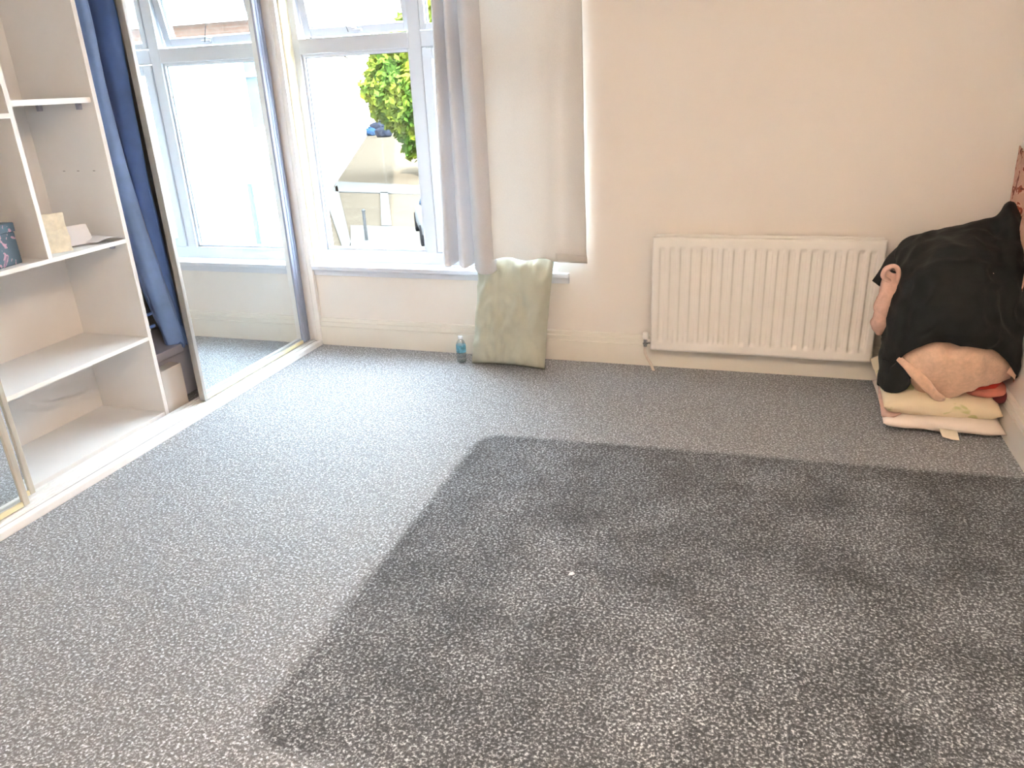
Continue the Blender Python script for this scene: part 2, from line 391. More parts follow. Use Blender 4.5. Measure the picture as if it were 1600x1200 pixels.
bm = bmesh.new(); bx(bm, LX-.1, LX, RY, 0, 0, H); bx(bm, LX, 0.0, -3.42, -3.34, 0, H); bx(bm, -.08, 0, RY, -3.42, 0, H)
struct('wall_left', bm, 'wall_l')
# window reveal lining (yellow bounce light put into its colour)
bm = bmesh.new(); bx(bm, WX0, WX0+.012, .0, .075, WZ0, WZ1)
struct('trim_1', bm, 'reveal')

def skirting(pts_profile, x0, x1, axis):
    bm = bmesh.new(); A = []; B = []
    for d, z in pts_profile:
        if axis == 'x': A.append(bm.verts.new((x0, -d, z))); B.append(bm.verts.new((x1, -d, z)))
        else: A.append(bm.verts.new((RX-d, x0, z))); B.append(bm.verts.new((RX-d, x1, z)))
    n = len(A)
    for i in range(n): bm.faces.new((A[i], A[(i+1) % n], B[(i+1) % n], B[i]))
    bm.faces.new(A); bm.faces.new(B[::-1]); return bm
PROF = [(0, 0), (.022, 0), (.022, .118), (.015, .120), (.014, .125), (.020, .128), (.020, .146), (.012, .149), (.011, .154), (.015, .157), (.013, .170), (0, .172)]
struct('baseboard_back', skirting(PROF, 0.0, RX, 'x'), 'gloss')
struct('baseboard_right', skirting(PROF, RY, -.022, 'y'), 'gloss')

# ------------------------------------------------------------ window
win = bpy.data.objects.new('window_1', None); COL.objects.link(win); win.location = (.76, .1, WZ0); win['kind'] = 'structure'
FY0, FY1 = .075, .135
x0, x1 = .012, WX1
MX0, MX1, TZ0, TZ1 = .715, .785, 1.665, 1.745
bm = bmesh.new()
bx(bm, x0, .052, FY0, FY1, WZ0, WZ1, .004); bx(bm, x1-.05, x1, FY0, FY1, WZ0, WZ1, .004)
bx(bm, .05, x1-.05, FY0, FY1, WZ0, .575, .004); bx(bm, .05, x1-.05, FY0, FY1, WZ1-.05, WZ1, .004)
obj('window_frame', bm, 'upvc', win)
obj('mullion', box(MX0, MX1, FY0, FY1, .57, WZ1-.05, .004), 'upvc', win)
obj('transom', bx(box(.05, MX0, FY0-.002, FY1, TZ0, TZ1, .006), MX1, x1-.05, FY0-.002, FY1, TZ0, TZ1, .006), 'upvc', win)
def frame(bm, a, b, c, d, t, y0, y1, bev=.004):
    bx(bm, a, a+t, y0, y1, c, d, bev); bx(bm, b-t, b, y0, y1, c, d, bev); bx(bm, a+t, b-t, y0, y1, c, c+t, bev); bx(bm, a+t, b-t, y0, y1, d-t, d, bev); return bm
# main fixed pane with its beads
obj('glazing_bead', frame(bmesh.new(), .052, MX0, .575, TZ0, .016, .088, .108), 'upvc', win)
obj('gasket', frame(bmesh.new(), .067, MX0-.015, .59, TZ0-.015, .004, .100, .112, 0), 'gasket', win)
obj('pane', box(.069, MX0-.017, .104, .110, .592, TZ0-.017, 0), 'glass', win)
# right casement
sa = obj('sash', frame(bmesh.new(), MX1+.004, x1-.054, .579, TZ0-.004, .055, .066, .125), 'upvc', win)
obj('gasket', frame(bmesh.new(), MX1+.058, x1-.108, .633, TZ0-.058, .004, .092, .112, 0), 'gasket', sa)
obj('pane', box(MX1+.06, x1-.11, .100, .106, .635, TZ0-.06, 0), 'glass', sa)
# right toplight, shut
sb = obj('sash', frame(bmesh.new(), MX1+.004, x1-.054, TZ1+.004, WZ1-.054, .030, .070, .125), 'upvc', win)
obj('gasket', frame(bmesh.new(), MX1+.033, x1-.083, TZ1+.033, WZ1-.083, .004, .092, .112, 0), 'gasket', sb)
obj('pane', box(MX1+.035, x1-.085, .100, .106, TZ1+.035, WZ1-.085, 0), 'glass', sb)
# left toplight, hung at its head and pushed open
PV = Matrix.Translation((0, .10, WZ1-.052)) @ Matrix.Rotation(R(10), 4, 'X') @ Matrix.Translation((0, -.10, -(WZ1-.052)))
sc = obj('sash', frame(bmesh.new(), .056, MX0-.004, TZ1+.006, WZ1-.054, .045, .080, .135), 'upvc', win, xf=PV)
obj('gasket', frame(bmesh.new(), .099, MX0-.047, TZ1+.049, WZ1-.097, .004, .096, .116, 0), 'gasket', sc, xf=PV)
obj('pane', box(.101, MX0-.049, .106, .112, TZ1+.051, WZ1-.099, 0), 'glass', sc, xf=PV)
obj('handle', bx(box(.365, .39, .060, .082, TZ1+.012, TZ1+.045, .004), .37, .43, .05, .064, TZ1+.022, TZ1+.036, .004), 'upvc', sc, xf=PV)
obj('stay_arm', tube(bmesh.new(), [(.372, .064, TZ1+.018), (.36, .062, TZ1+.06), (.335, .066, TZ1+.14)], .0022, 8), 'gasket', win)
bm = bmesh.new(); bx(bm, .0, 1.585, -.032, .078, .474, .500, .004)
obj('window_sill', bm, 'upvc', win)
bm = bmesh.new(); bx(bm, .0, 1.585, -.012, 0, .440, .474, .002)
obj('sill_apron', bm, 'upvc', win)

# ------------------------------------------------------------ fitted wardrobe with sliding mirrored doors
wd = thing('fitted_wardrobe', (-.1, -1.6, 0), 'white framed fitted wardrobe with three mirrored sliding doors along the left wall', 'wardrobe')
YB = -3.34
bm = bmesh.new(); bx(bm, -.022, 0.0, YB, -.024, 0, .030, .003)
bx(bm, -.056, -.022, YB, -.024, 0, .020, .002)
obj('threshold_strip', bm, 'track', wd)
bm = bmesh.new(); bx(bm, -.175, -.056, YB, -.004, 0, .012, .001)
for a, hw in ((-.0605, .006), (-.0785, .007), (-.0985, .007), (-.1185, .008), (-.1395, .008), (-.162, .009)): bx(bm, a-hw, a+hw, YB, -.004, .012, .024, .0015)
obj('floor_track', bm, 'track', wd)
bm = bmesh.new()
for a in (-.052, -.069, -.108, -.129, -.150): bx(bm, a-.0022, a+.0022, YB, -.004, .012, .0205, 0)
obj('track_groove', bm, 'groove', wd)
bm = bmesh.new(); bx(bm, -.175, -.0, YB, -.0, 2.34, 2.40, .003); bx(bm, -.012, 0, YB, 0, 2.28, 2.34, .002)
obj('head_track', bm, 'track', wd)
bm = bmesh.new(); bx(bm, -.055, 0.0, -.028, 0.0, .026, 2.28, .003); bx(bm, -.048, -.030, -.034, -.028, .026, 2.28, .002); bx(bm, -.175, -.055, -.02, 0, .026, 2.28, .002)
obj('jamb', bm, 'edging', wd)
obj('filler_board', box(LX, 0, YB, 0, 2.40, H, 0), 'melamine', wd)

def sliding_door(xm, ya, yb, label, smat, rmat, wr_=.028, wl=.024):
    f = obj('door', box(xm-.022, xm-.0045, ya+.006, yb-.006, .034, 2.325, 0), 'melamine', wd); f['label'] = label
    obj('mirror_panel', box(xm-.004, xm, ya+wl*.5, yb-wr_*.5, .05, 2.31, 0), 'mirror', f)
    def stile(y0, y1):
        bm = box(xm-.026, xm+.008, y0, y1, .030, 2.335, .003)
        if y1-y0 > .04:
            for q in (.3, .62): bx(bm, xm+.006, xm+.012, y0+(y1-y0)*q, y0+(y1-y0)*q+.008, .030, 2.335, .002)
        return bm
    obj('stile', stile(ya, ya+wl), 'steel' if smat == 'stile' else smat, f); obj('stile', stile(yb-wr_, yb), smat, f)
    obj('bottom_rail', box(xm-.024, xm+.006, ya+wl, yb-wr_, .030, .050, .003), rmat, f)
    obj('top_rail', box(xm-.024, xm+.006, ya+wl, yb-wr_, 2.31, 2.335, .003), rmat, f)
    return f
sliding_door(-.090, -1.035, -.030, 'mirrored door nearest the window with steel stiles and pale gold bottom rail', 'stile', 'brass_rail', .075, .022)
sliding_door(-.090, -3.20, -2.075, 'front mirrored door at the left with champagne stile', 'beige_stile', 'brass_rail', .026)
sliding_door(-.145, -3.0, -2.000, 'rear mirrored door behind the front left one', 'beige_stile', 'brass_rail', .022)

# ------------------------------------------------------------ shelving unit inside
SX0, SX1 = -.575, -.185
su = thing('shelving_unit', (-.38, -1.7, .03), 'white open shelving unit with divider standing between the sliding mirrored doors', 'shelving unit')
ZB = .012
bm = box(SX0, SX1, -1.205, -1.185, ZB, 2.3, .001); obj('side_panel', bm, 'melamine', su)
obj('side_panel', box(SX0, SX1, -2.42, -2.40, ZB, 2.3, .001), 'melamine', su)
obj('edge_strip', box(SX1, SX1+.003, -1.206, -1.184, ZB, 2.3, .001), 'edging', su)
bm = box(SX0-.006, SX0, -2.42, -1.185, ZB, .98, 0); bx(bm, SX0-.006, SX0, -2.42, -1.185, .983, 2.3, 0); obj('back_panel', bm, 'melamine', su)
obj('base_shelf', box(SX0, SX1-.004, -2.40, -1.205, ZB, .034, .001), 'melamine', su)
def shelf(z, y0, y1, x1=SX1, t=.018):
    s = obj('shelf', box(SX0, x1, y0, y1, z-t, z, .001), 'melamine', su)
    obj('edge_strip', box(x1, x1+.002, y0, y1, z-t, z, 0), 'edging', s); return s
shelf(.425, -2.40, -1.205); shelf(.892, -2.40, -1.205); shelf(1.495, -1.600, -1.205, -.20, .022)
shelf(1.45, -2.40, -1.622)
d = obj('divider', box(SX0, SX1-.002, -1.620, -1.600, .892, 2.3, .001), 'melamine', su)
obj('edge_strip', box(SX1-.002, SX1, -1.620, -1.600, .892, 2.3, 0), 'edging', d)
for (yy, zz, n) in ((-1.205, 1.473, 2), (-1.205, .874, 1)):
    for k in range(n):
        xx = -.26-k*.22
        obj('shelf_bracket', box(xx-.008, xx+.008, yy-.020, yy, zz-.026, zz, .002), 'greyblue', su)
for k, xx in enumerate((-.27, -.36, -.44)):
    obj('peg_hole', box(xx-.006, xx+.006, -1.2062, -1.2048, 1.19, 1.194, 0), 'groove', su)

# things on the shelves
zs = .893
T = Matrix.Translation((-.30, -1.735, zs)) @ Matrix.Rotation(R(8), 4, 'Z')
t = thing('keepsake_box', (-.30, -1.73, zs), 'dark teal box with pink floral print on the shelf left of the divider', 'box')
obj('box_body', box(-.09, .07, -.13, .03, 0, .125, .004, T), 'floralbox', t)
obj('box_lid', box(-.094, .074, -.134, .034, .125, .160, .004, T), 'floralbox', t)
# cream paper bag
def bagmesh(T):
    bm = bmesh.new(); n = 14; rings = []
    for j in range(n+1):
        z = j/n*.155; s = 1-.10*j/n; pinch = 1-.42*(j/n)**1.5; ring = []
        prof = [(-.05, -.035), (0, -.040), (.05, -.035), (.052, -.012), (.038*pinch+.01, 0), (.052, .012), (.05, .035), (0, .04), (-.05, .035), (-.052, .012), (-.038*pinch-.01, 0), (-.052, -.012)]
        for a, b in prof:
            q = Vector((a*s, b*s*pinch, z)); q += Vector((noise.noise(q*28), noise.noise(q*28+Vector((5, 0, 0))), noise.noise(q*22+Vector((0, 7, 0)))*(j/n)))*.006
            ring.append(bm.verts.new(T @ q))
        rings.append(ring)
    for j in range(n):
        for k in range(12): bm.faces.new((rings[j][k], rings[j][(k+1) % 12], rings[j+1][(k+1) % 12], rings[j+1][k]))
    bm.faces.new(rings[0][::-1]); return bm
pb = at(88, 388, 'z', zs)
T = Matrix.Translation((-.275, -1.485, zs)) @ Matrix.Rotation(R(62), 4, 'Z')
bagm = bagmesh(T)
t = tag(obj('paper_bag', bagm, 'paperbag'), 'small crumpled cream paper bag standing on the shelf right of the divider', 'paper bag')
t.modifiers.new('thickness', 'SOLIDIFY').thickness = .0012
# envelope and folded leaflet leaning behind the bag
bm = bmesh.new(); T = Matrix.Translation((-.27, -1.39, zs+.005)) @ Matrix.Rotation(R(-18), 4, 'Z') @ Matrix.Rotation(R(62), 4, 'Y')
for i in range(3):
    bx(bm, -.088, 0, -.075+i*.004, .075-i*.006, .0025*i, .0025*i+.002, 0, T)
env = tag(obj('envelope', bm, 'paper'), 'white envelopes leaning on the shelf beside the paper bag', 'envelope')
rows = []
for a in range(2):
    rows.append([(-.33+a*.13+.01*i, -1.36+.045*i+a*.01, zs+.004+.030*math.sin(i*.9+.4)*(1-.4*a)) for i in range(4)])
tag(obj('leaflet', net(rows, 5, 4, thick=.0015, zmin=zs+.001), 'paper', smooth=True), 'curled white paper leaflet at the right end of the shelf', 'leaflet')

# wardrobe bay behind the mirrored door: rail, garments, boxes
t = thing('clothes_rail', (-.33, -.60, 2.02), 'clothes rail inside the wardrobe, above the hanging blue garments', 'clothes rail')
obj('rail', tube(bmesh.new(), [(-.33, -1.18, 2.05), (-.33, -.0, 2.05)], .0125, 12), 'chrome', t)
obj('rail_socket', lathe(bmesh.new(), [(.02, 0), (.02, .02)], (-.33, -1.17, 2.04), 12), 'chrome', t)
def garment(y, zb, wtop, wbot, m, seed, label, xs=-.33, lean=.03):
    rows = []
    for j, f in enumerate((0, .06, .3, .6, .85, 1)):
        z = 2.00-f*(2.00-zb); w_ = wtop+(wbot-wtop)*f if f > .05 else .05
        row = []
        for i in range(13):
            a = 2*PI*i/12; ry = .030+.020*f+.012*math.sin(3*a+seed+j)
            if f < .05: ry = .012
            row.append((xs+w_*math.cos(a), y+ry*math.sin(a)+lean*f*f, z-(.03 if i % 2 else 0)*f))
        rows.append(row)
    g = thing('hanging_garment', (xs, y, zb), label, 'garment', None)
    obj('cloth', net(rows, 3, 6, wr=.014, wsc=7, seed=seed, stretch=(1, 1, .3), thick=.004), m, g, smooth=True)
    bm = tube(bmesh.new(), [(xs-.20, y, 1.90), (xs, y, 1.99), (xs+.15, y, 1.92)], .006, 8)
    tube(bm, [(xs, y, 1.99), (xs, y, 2.05), (xs+.012, y, 2.068), (xs+.02, y, 2.058)], .002, 6)
    obj('hanger', bm, 'gasket', g)
garment(-1.115, .29, .13, .06, 'navy', 1, 'royal blue long garment hanging in the wardrobe gap beside the shelving unit', -.31, .22)
garment(-.965, .296, .13, .06, 'navy_dark', 2, 'deep blue garment hanging just behind the mirrored door edge', -.31, .06)
g = garment(-1.06, .30, .075, .09, 'greyblue', 4, 'grey garment with two navy stripes hanging behind the royal blue garment', -.42, .0)
g = bpy.data.objects['hanging_garment.002'] if 'hanging_garment.002' in bpy.data.objects else None
for zz in (.465, .40): obj('stripe', box(-.346, -.334, -1.13, -.99, zz, zz+.014, .001), 'navy_dark', g)
t = thing('storage_box', (-.37, -.95, .012), 'grey lidded storage box on the wardrobe floor under the hanging clothes', 'box')
obj('box_body', box(-.60, -.27, -1.165, -.60, .013, .245, .004), 'greyblue', t)
obj('lid', box(-.605, -.262, -1.17, -.595, .245, .290, .004), 'greyblue', t)
t = thing('cardboard_box', (-.23, -1.09, .012), 'pale cardboard box on the wardrobe floor beside the shelving unit', 'box')
obj('box_body', box(-.255, -.185, -1.178, -1.035, .013, .232, .003), 'boxwhite', t)
# ------------------------------------------------------------ radiator
RX0, RX1, RZ0, RZ1 = 2.045, 3.120, .122, .722
rad = thing('radiator', (2.58, -.06, RZ0), 'white enamelled double panel radiator with vertical flutes on the far wall', 'radiator')
def fluted(yf, depth, n=20):
    bm = bmesh.new(); Wd = RX1-RX0; hz = RZ1-RZ0; pitch = (Wd-.05)/n; nx = n*12+8; nz = 70
    def sm(t): t = max(0, min(1, t)); return t*t*(3-2*t)
    V = []
    for i in range(nx+1):
        x = RX0+Wd*i/nx; ph = ((x-RX0-.025)/pitch) % 1 if 0 <= (x-RX0-.025) < n*pitch else 0
        c = .5-abs(ph-.5)            # 0 at ridge centre .5 at channel centre
        row = []
        for j in range(nz+1):
            z = RZ0+hz*j/nz; fz = z-RZ0
            e = min(fz-.045, hz-.045-fz); a = (c-.17)/.14
            k = sm(a)*sm(e/.022 if e > 0 else 0)
            y = yf+.014*k
            ex = min(x-RX0, RX1-x, fz, hz-fz)
            if ex < .006: y += .006-ex if ex > 0 else .008
            row.append(bm.verts.new((x, y, z)))
        V.append(row)
    for i in range(nx):
        for j in range(nz): bm.faces.new((V[i][j], V[i+1][j], V[i+1][j+1], V[i][j+1]))
    bd = [e for e in bm.edges if e.is_boundary]
    ex = bmesh.ops.extrude_edge_only(bm, edges=bd); nvs = [g for g in ex['geom'] if isinstance(g, bmesh.types.BMVert)]
    for v in nvs: v.co.y = yf+.018
    bmesh.ops.holes_fill(bm, edges=[e for e in bm.edges if e.is_boundary], sides=0)
    bmesh.ops.recalc_face_normals(bm, faces=bm.faces)
    return bm
obj('front_panel', fluted(-.112, .0015), 'rad', rad, smooth=True)
obj('rear_panel', box(RX0+.006, RX1-.006, -.044, -.030, RZ0-.004, RZ1+.003, .004), 'rad', rad)
for x in (RX0+.03, RX1-.03):
    for z in (RZ0+.035, RZ1-.035): obj('connector', tube(bmesh.new(), [(x, -.094, z), (x, -.044, z)], .017, 14), 'rad', rad)
bm = bmesh.new()
nf = 60
for i in range(nf):
    x = RX0+.06+(RX1-RX0-.12)*i/(nf-1); bx(bm, x-.0006, x+.0006, -.090+(.02 if i % 2 else 0), -.046, RZ0+.03, RZ1-.05, 0)
obj('convector_fins', bm, 'rad', rad)
for x in (RX0+.15, RX1-.15): obj('wall_bracket', box(x-.015, x+.015, -.032, 0, RZ0+.02, RZ1-.05, .002), 'rad', rad)
vx = RX0-.032
bm = tube(bmesh.new(), [(vx, -.066, RZ0+.005), (vx, -.066, RZ0+.045)], .0105, 14); tube(bm, [(vx, -.066, RZ0+.028), (RX0+.012, -.066, RZ0+.03)], .008, 12)
tube(bm, [(vx, -.066, RZ0+.018), (vx, -.066, RZ0+.024)], .015, 14)
vv = obj('valve', bm, 'chrome', rad)
obj('valve_cap', lathe(bmesh.new(), [(.014, 0), (.016, .008), (.015, .030), (.012, .036)], (vx, -.066, RZ0+.047), 16), 'rad', vv)
pp = [Vector(p) for p in ((vx, -.066, RZ0+.010), (vx, -.067, RZ0-.028), (vx+.012, -.070, RZ0-.058), (vx+.035, -.080, .03), (vx+.052, -.088, -.005))]
obj('pipe', tube(bmesh.new(), crs(pp, 5), .0078, 12), 'pipe', rad, smooth=True)

# ------------------------------------------------------------ curtains
t = thing('curtain_rod', (1.0, -.13, 2.26), 'white curtain rod above the window', 'curtain rod')
obj('rod', tube(bmesh.new(), [(.05, -.13, 2.27), (1.80, -.13, 2.27)], .011, 12), 'edging', t)
for x in (.10, 1.75): obj('bracket', box(x-.008, x+.008, -.125, 0, 2.262, 2.278, .002), 'edging', t)
def curtain(name, top, bot, hem, mats, label, mid=None, z1=2.262, wr=.004, parts=None):
    # top/bot: (x, y) control points; hem: z of each
    rows = []
    for f in (0, .03, .2, .45, .7, .88, .97, 1):
        g = f**1.15
        rows.append([(a[0]+(b[0]-a[0])*g, a[1]+(b[1]-a[1])*g, z1+(h-z1)*f) for a, b, h in zip(top, bot, hem)])
    c = thing(name, (sum(b[0] for b in bot)/len(bot), -.12, min(hem)), label, 'curtain')
    obj('fabric', net(rows, 6, 10, wr=wr, wsc=5, seed=len(top), stretch=(1.5, 1, .35), thick=.0035), mats, c, smooth=True)
    return c
# gathered left curtain: x positions measured at curtain depth
def cx(px, py, y=-.13): return at(px, py, 'y', y).x
tl = [(.955, -.10), (.968, -.16), (.985, -.165), (1.0, -.085), (1.018, -.15), (1.037, -.160), (1.060, -.07), (1.088, -.155), (1.13, -.19), (1.175, -.165), (1.195, -.10)]
bl_ = [(.905, -.10), (.918, -.165), (.960, -.175), (.985, -.075), (1.010, -.160), (1.055, -.185), (1.084, -.075), (1.102, -.165), (1.155, -.225), (1.215, -.210), (1.240, -.13)]
hm = [.565, .560, .555, .570, .565, .552, .565, .548, .533, .535, .56]
cl = curtain('curtain', tl, bl_, hm, 'curtain', 'pale grey curtain gathered in folds across the right half of the window')
tr = [(1.125, -.115), (1.20, -.125), (1.30, -.120), (1.40, -.125), (1.50, -.118), (1.555, -.100), (1.61, -.095), (1.668, -.020)]
br = [(1.135, -.175), (1.20, -.190), (1.30, -.198), (1.40, -.198), (1.49, -.185), (1.55, -.145), (1.62, -.130), (1.690, -.030)]
hr = [.570, .598, .622, .606, .618, .590, .585, .560]
c2 = curtain('curtain', tr, br, hr, 'lining', 'flat ivory curtain panel hanging against the wall right of the gathered curtain', wr=.006)
bm = bmesh.new()
rows = [[(1.55, -.149, .635), (1.62, -.134, .630), (1.691, -.036, .600)], [(1.55, -.150, .592), (1.62, -.136, .587), (1.693, -.037, .562)]]
obj('hem', net(rows, 4, 3, thick=.003), 'lining', c2, smooth=True)

# ------------------------------------------------------------ sage pillow leaning under the sill
a = at(738, 572, 'z', .0); b = at(855, 580, 'z', .0)
pc = [Vector((1.055, -.185, .006)), Vector((1.487, -.200, .004)), Vector((1.540, -.105, .665)), Vector((1.110, -.105, .640))]
t = thing('pillow', (1.28, -.18, 0), 'sage green pillow standing against the wall under the curtain', 'pillow')
obj('pillowcase', pillow(*pc, .105, wr=.026, wsc=12, seed=4, pinch=.035, zmin=.003, stretch=(1.3, 1, .7)), 'sage', t, smooth=True)

# ------------------------------------------------------------ water bottle
bp_ = (.985, -.160, 0.002)
t = thing('water_bottle', bp_, 'small clear plastic water bottle with blue label on the carpet by the skirting', 'bottle')
obj('bottle_body', lathe(bmesh.new(), [(.022, 0), (.027, .004), (.0275, .028), (.026, .031), (.0275, .034), (.0275, .05), (.026, .053), (.0275, .056), (.0275, .105), (.022, .120), (.012, .133), (.0105, .142)], bp_, 28), 'bottle', t, smooth=True)
obj('label', lathe(bmesh.new(), [(.0278, 0), (.0280, .001), (.0280, .042), (.0278, .043)], (bp_[0], bp_[1], .062), 28), 'label', t, smooth=True)
obj('cap', lathe(bmesh.new(), [(.0135, 0), (.0138, .002), (.0138, .013), (.012, .015)], (bp_[0], bp_[1], .142), 20), 'clear', t)
# ------------------------------------------------------------ paper scrap
p = at(893, 897, 'z', .006)
bm = bmesh.new(); vs = [bm.verts.new((p.x+a, p.y+b, .006+c)) for a, b, c in ((-.010, -.007, 0), (.004, -.010, .003), (.011, .002, .001), (.003, .009, .004), (-.007, .006, .001))]
bm.faces.new(vs); bmesh.ops.solidify(bm, geom=list(bm.faces), thickness=.0015)
tag(obj('paper_scrap', bm, 'paper'), 'tiny white paper scrap lying on the dark patch of carpet', 'scrap')

# ------------------------------------------------------------ pile of bedding in the corner
t = thing('pillow', (3.36, -.40, 0), 'ivory pillow with a care tag, lowest in the bedding pile', 'pillow')
pw_ = obj('pillowcase', pillow((3.12, -.655, .045), (3.590, -.650, .035), (3.595, -.13, .042), (3.13, -.13, .042), .082, wr=.008, wsc=6, seed=2, pinch=.03, zmin=.003, pw=.5), 'whitepillow', t, smooth=True)
bm = net([[(3.335, -.650, .042), (3.37, -.652, .040), (3.405, -.650, .036)], [(3.345, -.690, .022), (3.38, -.695, .015), (3.41, -.690, .012)]], 3, 3, thick=.0015)
obj('care_tag', bm, 'tag', t)
t = thing('pillow', (3.36, -.38, .09), 'cream pillow with green leaf print, second from the bottom of the bedding pile', 'pillow')
obj('pillowcase', pillow((3.115, -.645, .118), (3.575, -.605, .098), (3.595, -.12, .15), (3.11, -.12, .15), .125, wr=.016, wsc=7, seed=6, pinch=.03, pw=.52), 'creamleaf', t, smooth=True)
# pink printed cloth at the left end
rows = [[at(1372, 600, 'y', -.40), at(1400, 618, 'y', -.50), at(1430, 622, 'y', -.50)],
        [at(1374, 625, 'y', -.52), at(1394, 640, 'y', -.585), at(1425, 632, 'y', -.55)],
        [at(1377, 650, 'y', -.60), at(1388, 651, 'y', -.625), at(1402, 645, 'y', -.63)]]
tag(obj('pink_cloth', net(rows, 5, 5, wr=.006, wsc=14, thick=.010), 'pink', smooth=True), 'pale pink cloth corner over the left end of the cream pillow', 'cloth')
# red and coral cloth at the right
t = thing('folded_cloth', (3.48, -.45, .18), 'red and coral folded cloth squeezed between cream pillow and peach blanket', 'cloth')
obj('red_fold', blob((3.44, -.44, .215), (.13, .135, .035), .012, 12, 3, 4), 'red', t, smooth=True)
obj('coral_fold', blob((3.505, -.44, .178), (.092, .130, .026), .01, 12, 8, 4), 'coral', t, smooth=True)
obj('maroon_fold', blob((3.565, -.43, .150), (.038, .12, .032), .006, 12, 9, 4), 'maroon', t, smooth=True)
# peach blanket bundle
t = thing('blanket', (3.38, -.35, .2), 'peach fleece blanket bundled on the pillows and hanging out under the black cloth', 'blanket')
obj('bundle', blob((3.37, -.325, .475), (.215, .235, .250), .03, 5, 3, 5), 'peach', t, smooth=True)
def A(px, py, y): return at(px, py, 'y', y)
rows = [
 [A(1408, 575, -.50), A(1430, 606, -.56), A(1452, 622, -.57), A(1478, 624, -.58), A(1500, 616, -.60), A(1530, 606, -.60), A(1560, 598, -.56), A(1584, 590, -.50)],
 [A(1407, 560, -.54), A(1432, 578, -.60), A(1456, 590, -.62), A(1482, 597, -.615), A(1500, 590, -.645), A(1530, 586, -.65), A(1562, 580, -.60), A(1588, 570, -.52)],
 [A(1412, 549, -.56), A(1440, 556, -.62), A(1462, 560, -.655), A(1480, 564, -.640), A(1502, 556, -.665), A(1532, 556, -.67), A(1562, 560, -.61), A(1590, 556, -.53)],
 [A(1418, 536, -.54), A(1442, 532, -.60), A(1464, 526, -.615), A(1482, 526, -.605), A(1504, 522, -.62), A(1532, 524, -.62), A(1562, 530, -.57), A(1590, 528, -.48)],
 [A(1424, 515, -.44), A(1442, 505, -.49), A(1464, 500, -.50), A(1482, 500, -.50), A(1504, 498, -.50), A(1532, 500, -.50), A(1562, 505, -.46), A(1590, 505, -.42)]]
obj('draped_fold', net(rows, 7, 8, wr=.022, wsc=7.5, seed=5, thick=.018, clampx=3.60), 'peach', t, smooth=True)
sp = crs([A(1404, 560, -.565), A(1424, 578, -.60), A(1446, 600, -.625), A(1462, 618, -.62), A(1474, 623, -.60)], 6)
bm = tube(bmesh.new(), sp, [.012, .013, .014, .015, .016, .018, .020, .022, .023, .023, .023, .023, .022, .021, .02, .019, .018, .018, .018, .018, .017, .016, .014, .012, .01][:len(sp)], 14)
obj('rolled_edge', bm, 'peach', t, smooth=True)
rows = [[A(1568, 580, -.56), A(1580, 588, -.565), A(1590, 598, -.555)], [A(1570, 568, -.57), A(1584, 578, -.575), A(1594, 584, -.56)], [A(1572, 550, -.54), A(1585, 560, -.54), A(1598, 566, -.53)]]
obj('folded_corner', net(rows, 5, 5, thick=.012, clampx=3.60), 'peach', t, smooth=True)
# hanging pink sleeve at the left
rows = []
path = [(1397, 420, 12, -.40), (1390, 452, 13, -.42), (1381, 478, 14, -.43), (1379, 498, 15, -.42), (1372, 517, 10, -.40)]
for (px, py, hw, y) in path:
    ctr = A(px, py, y); wv = hw/330
    rows.append([ctr+Vector((wv*1.0*math.cos(2*PI*k/10), .035*math.sin(2*PI*k/10), .012*math.cos(4*PI*k/10))) for k in range(11)])
t = thing('pink_garment', (3.12, -.4, .35), 'dusty pink garment hanging out at the left side of the black cloth', 'garment')
obj('sleeve', net(rows, 4, 8, wr=.012, wsc=16, seed=2, thick=.004), 'pink', t, smooth=True)
lp = crs([A(1392, 440, -.43), A(1380, 432, -.45), A(1384, 420, -.46), A(1397, 416, -.46), A(1404, 424, -.45), A(1402, 445, -.43)], 6)
obj('collar', tube(bmesh.new(), lp, .0100, 10), 'pink', t, smooth=True)
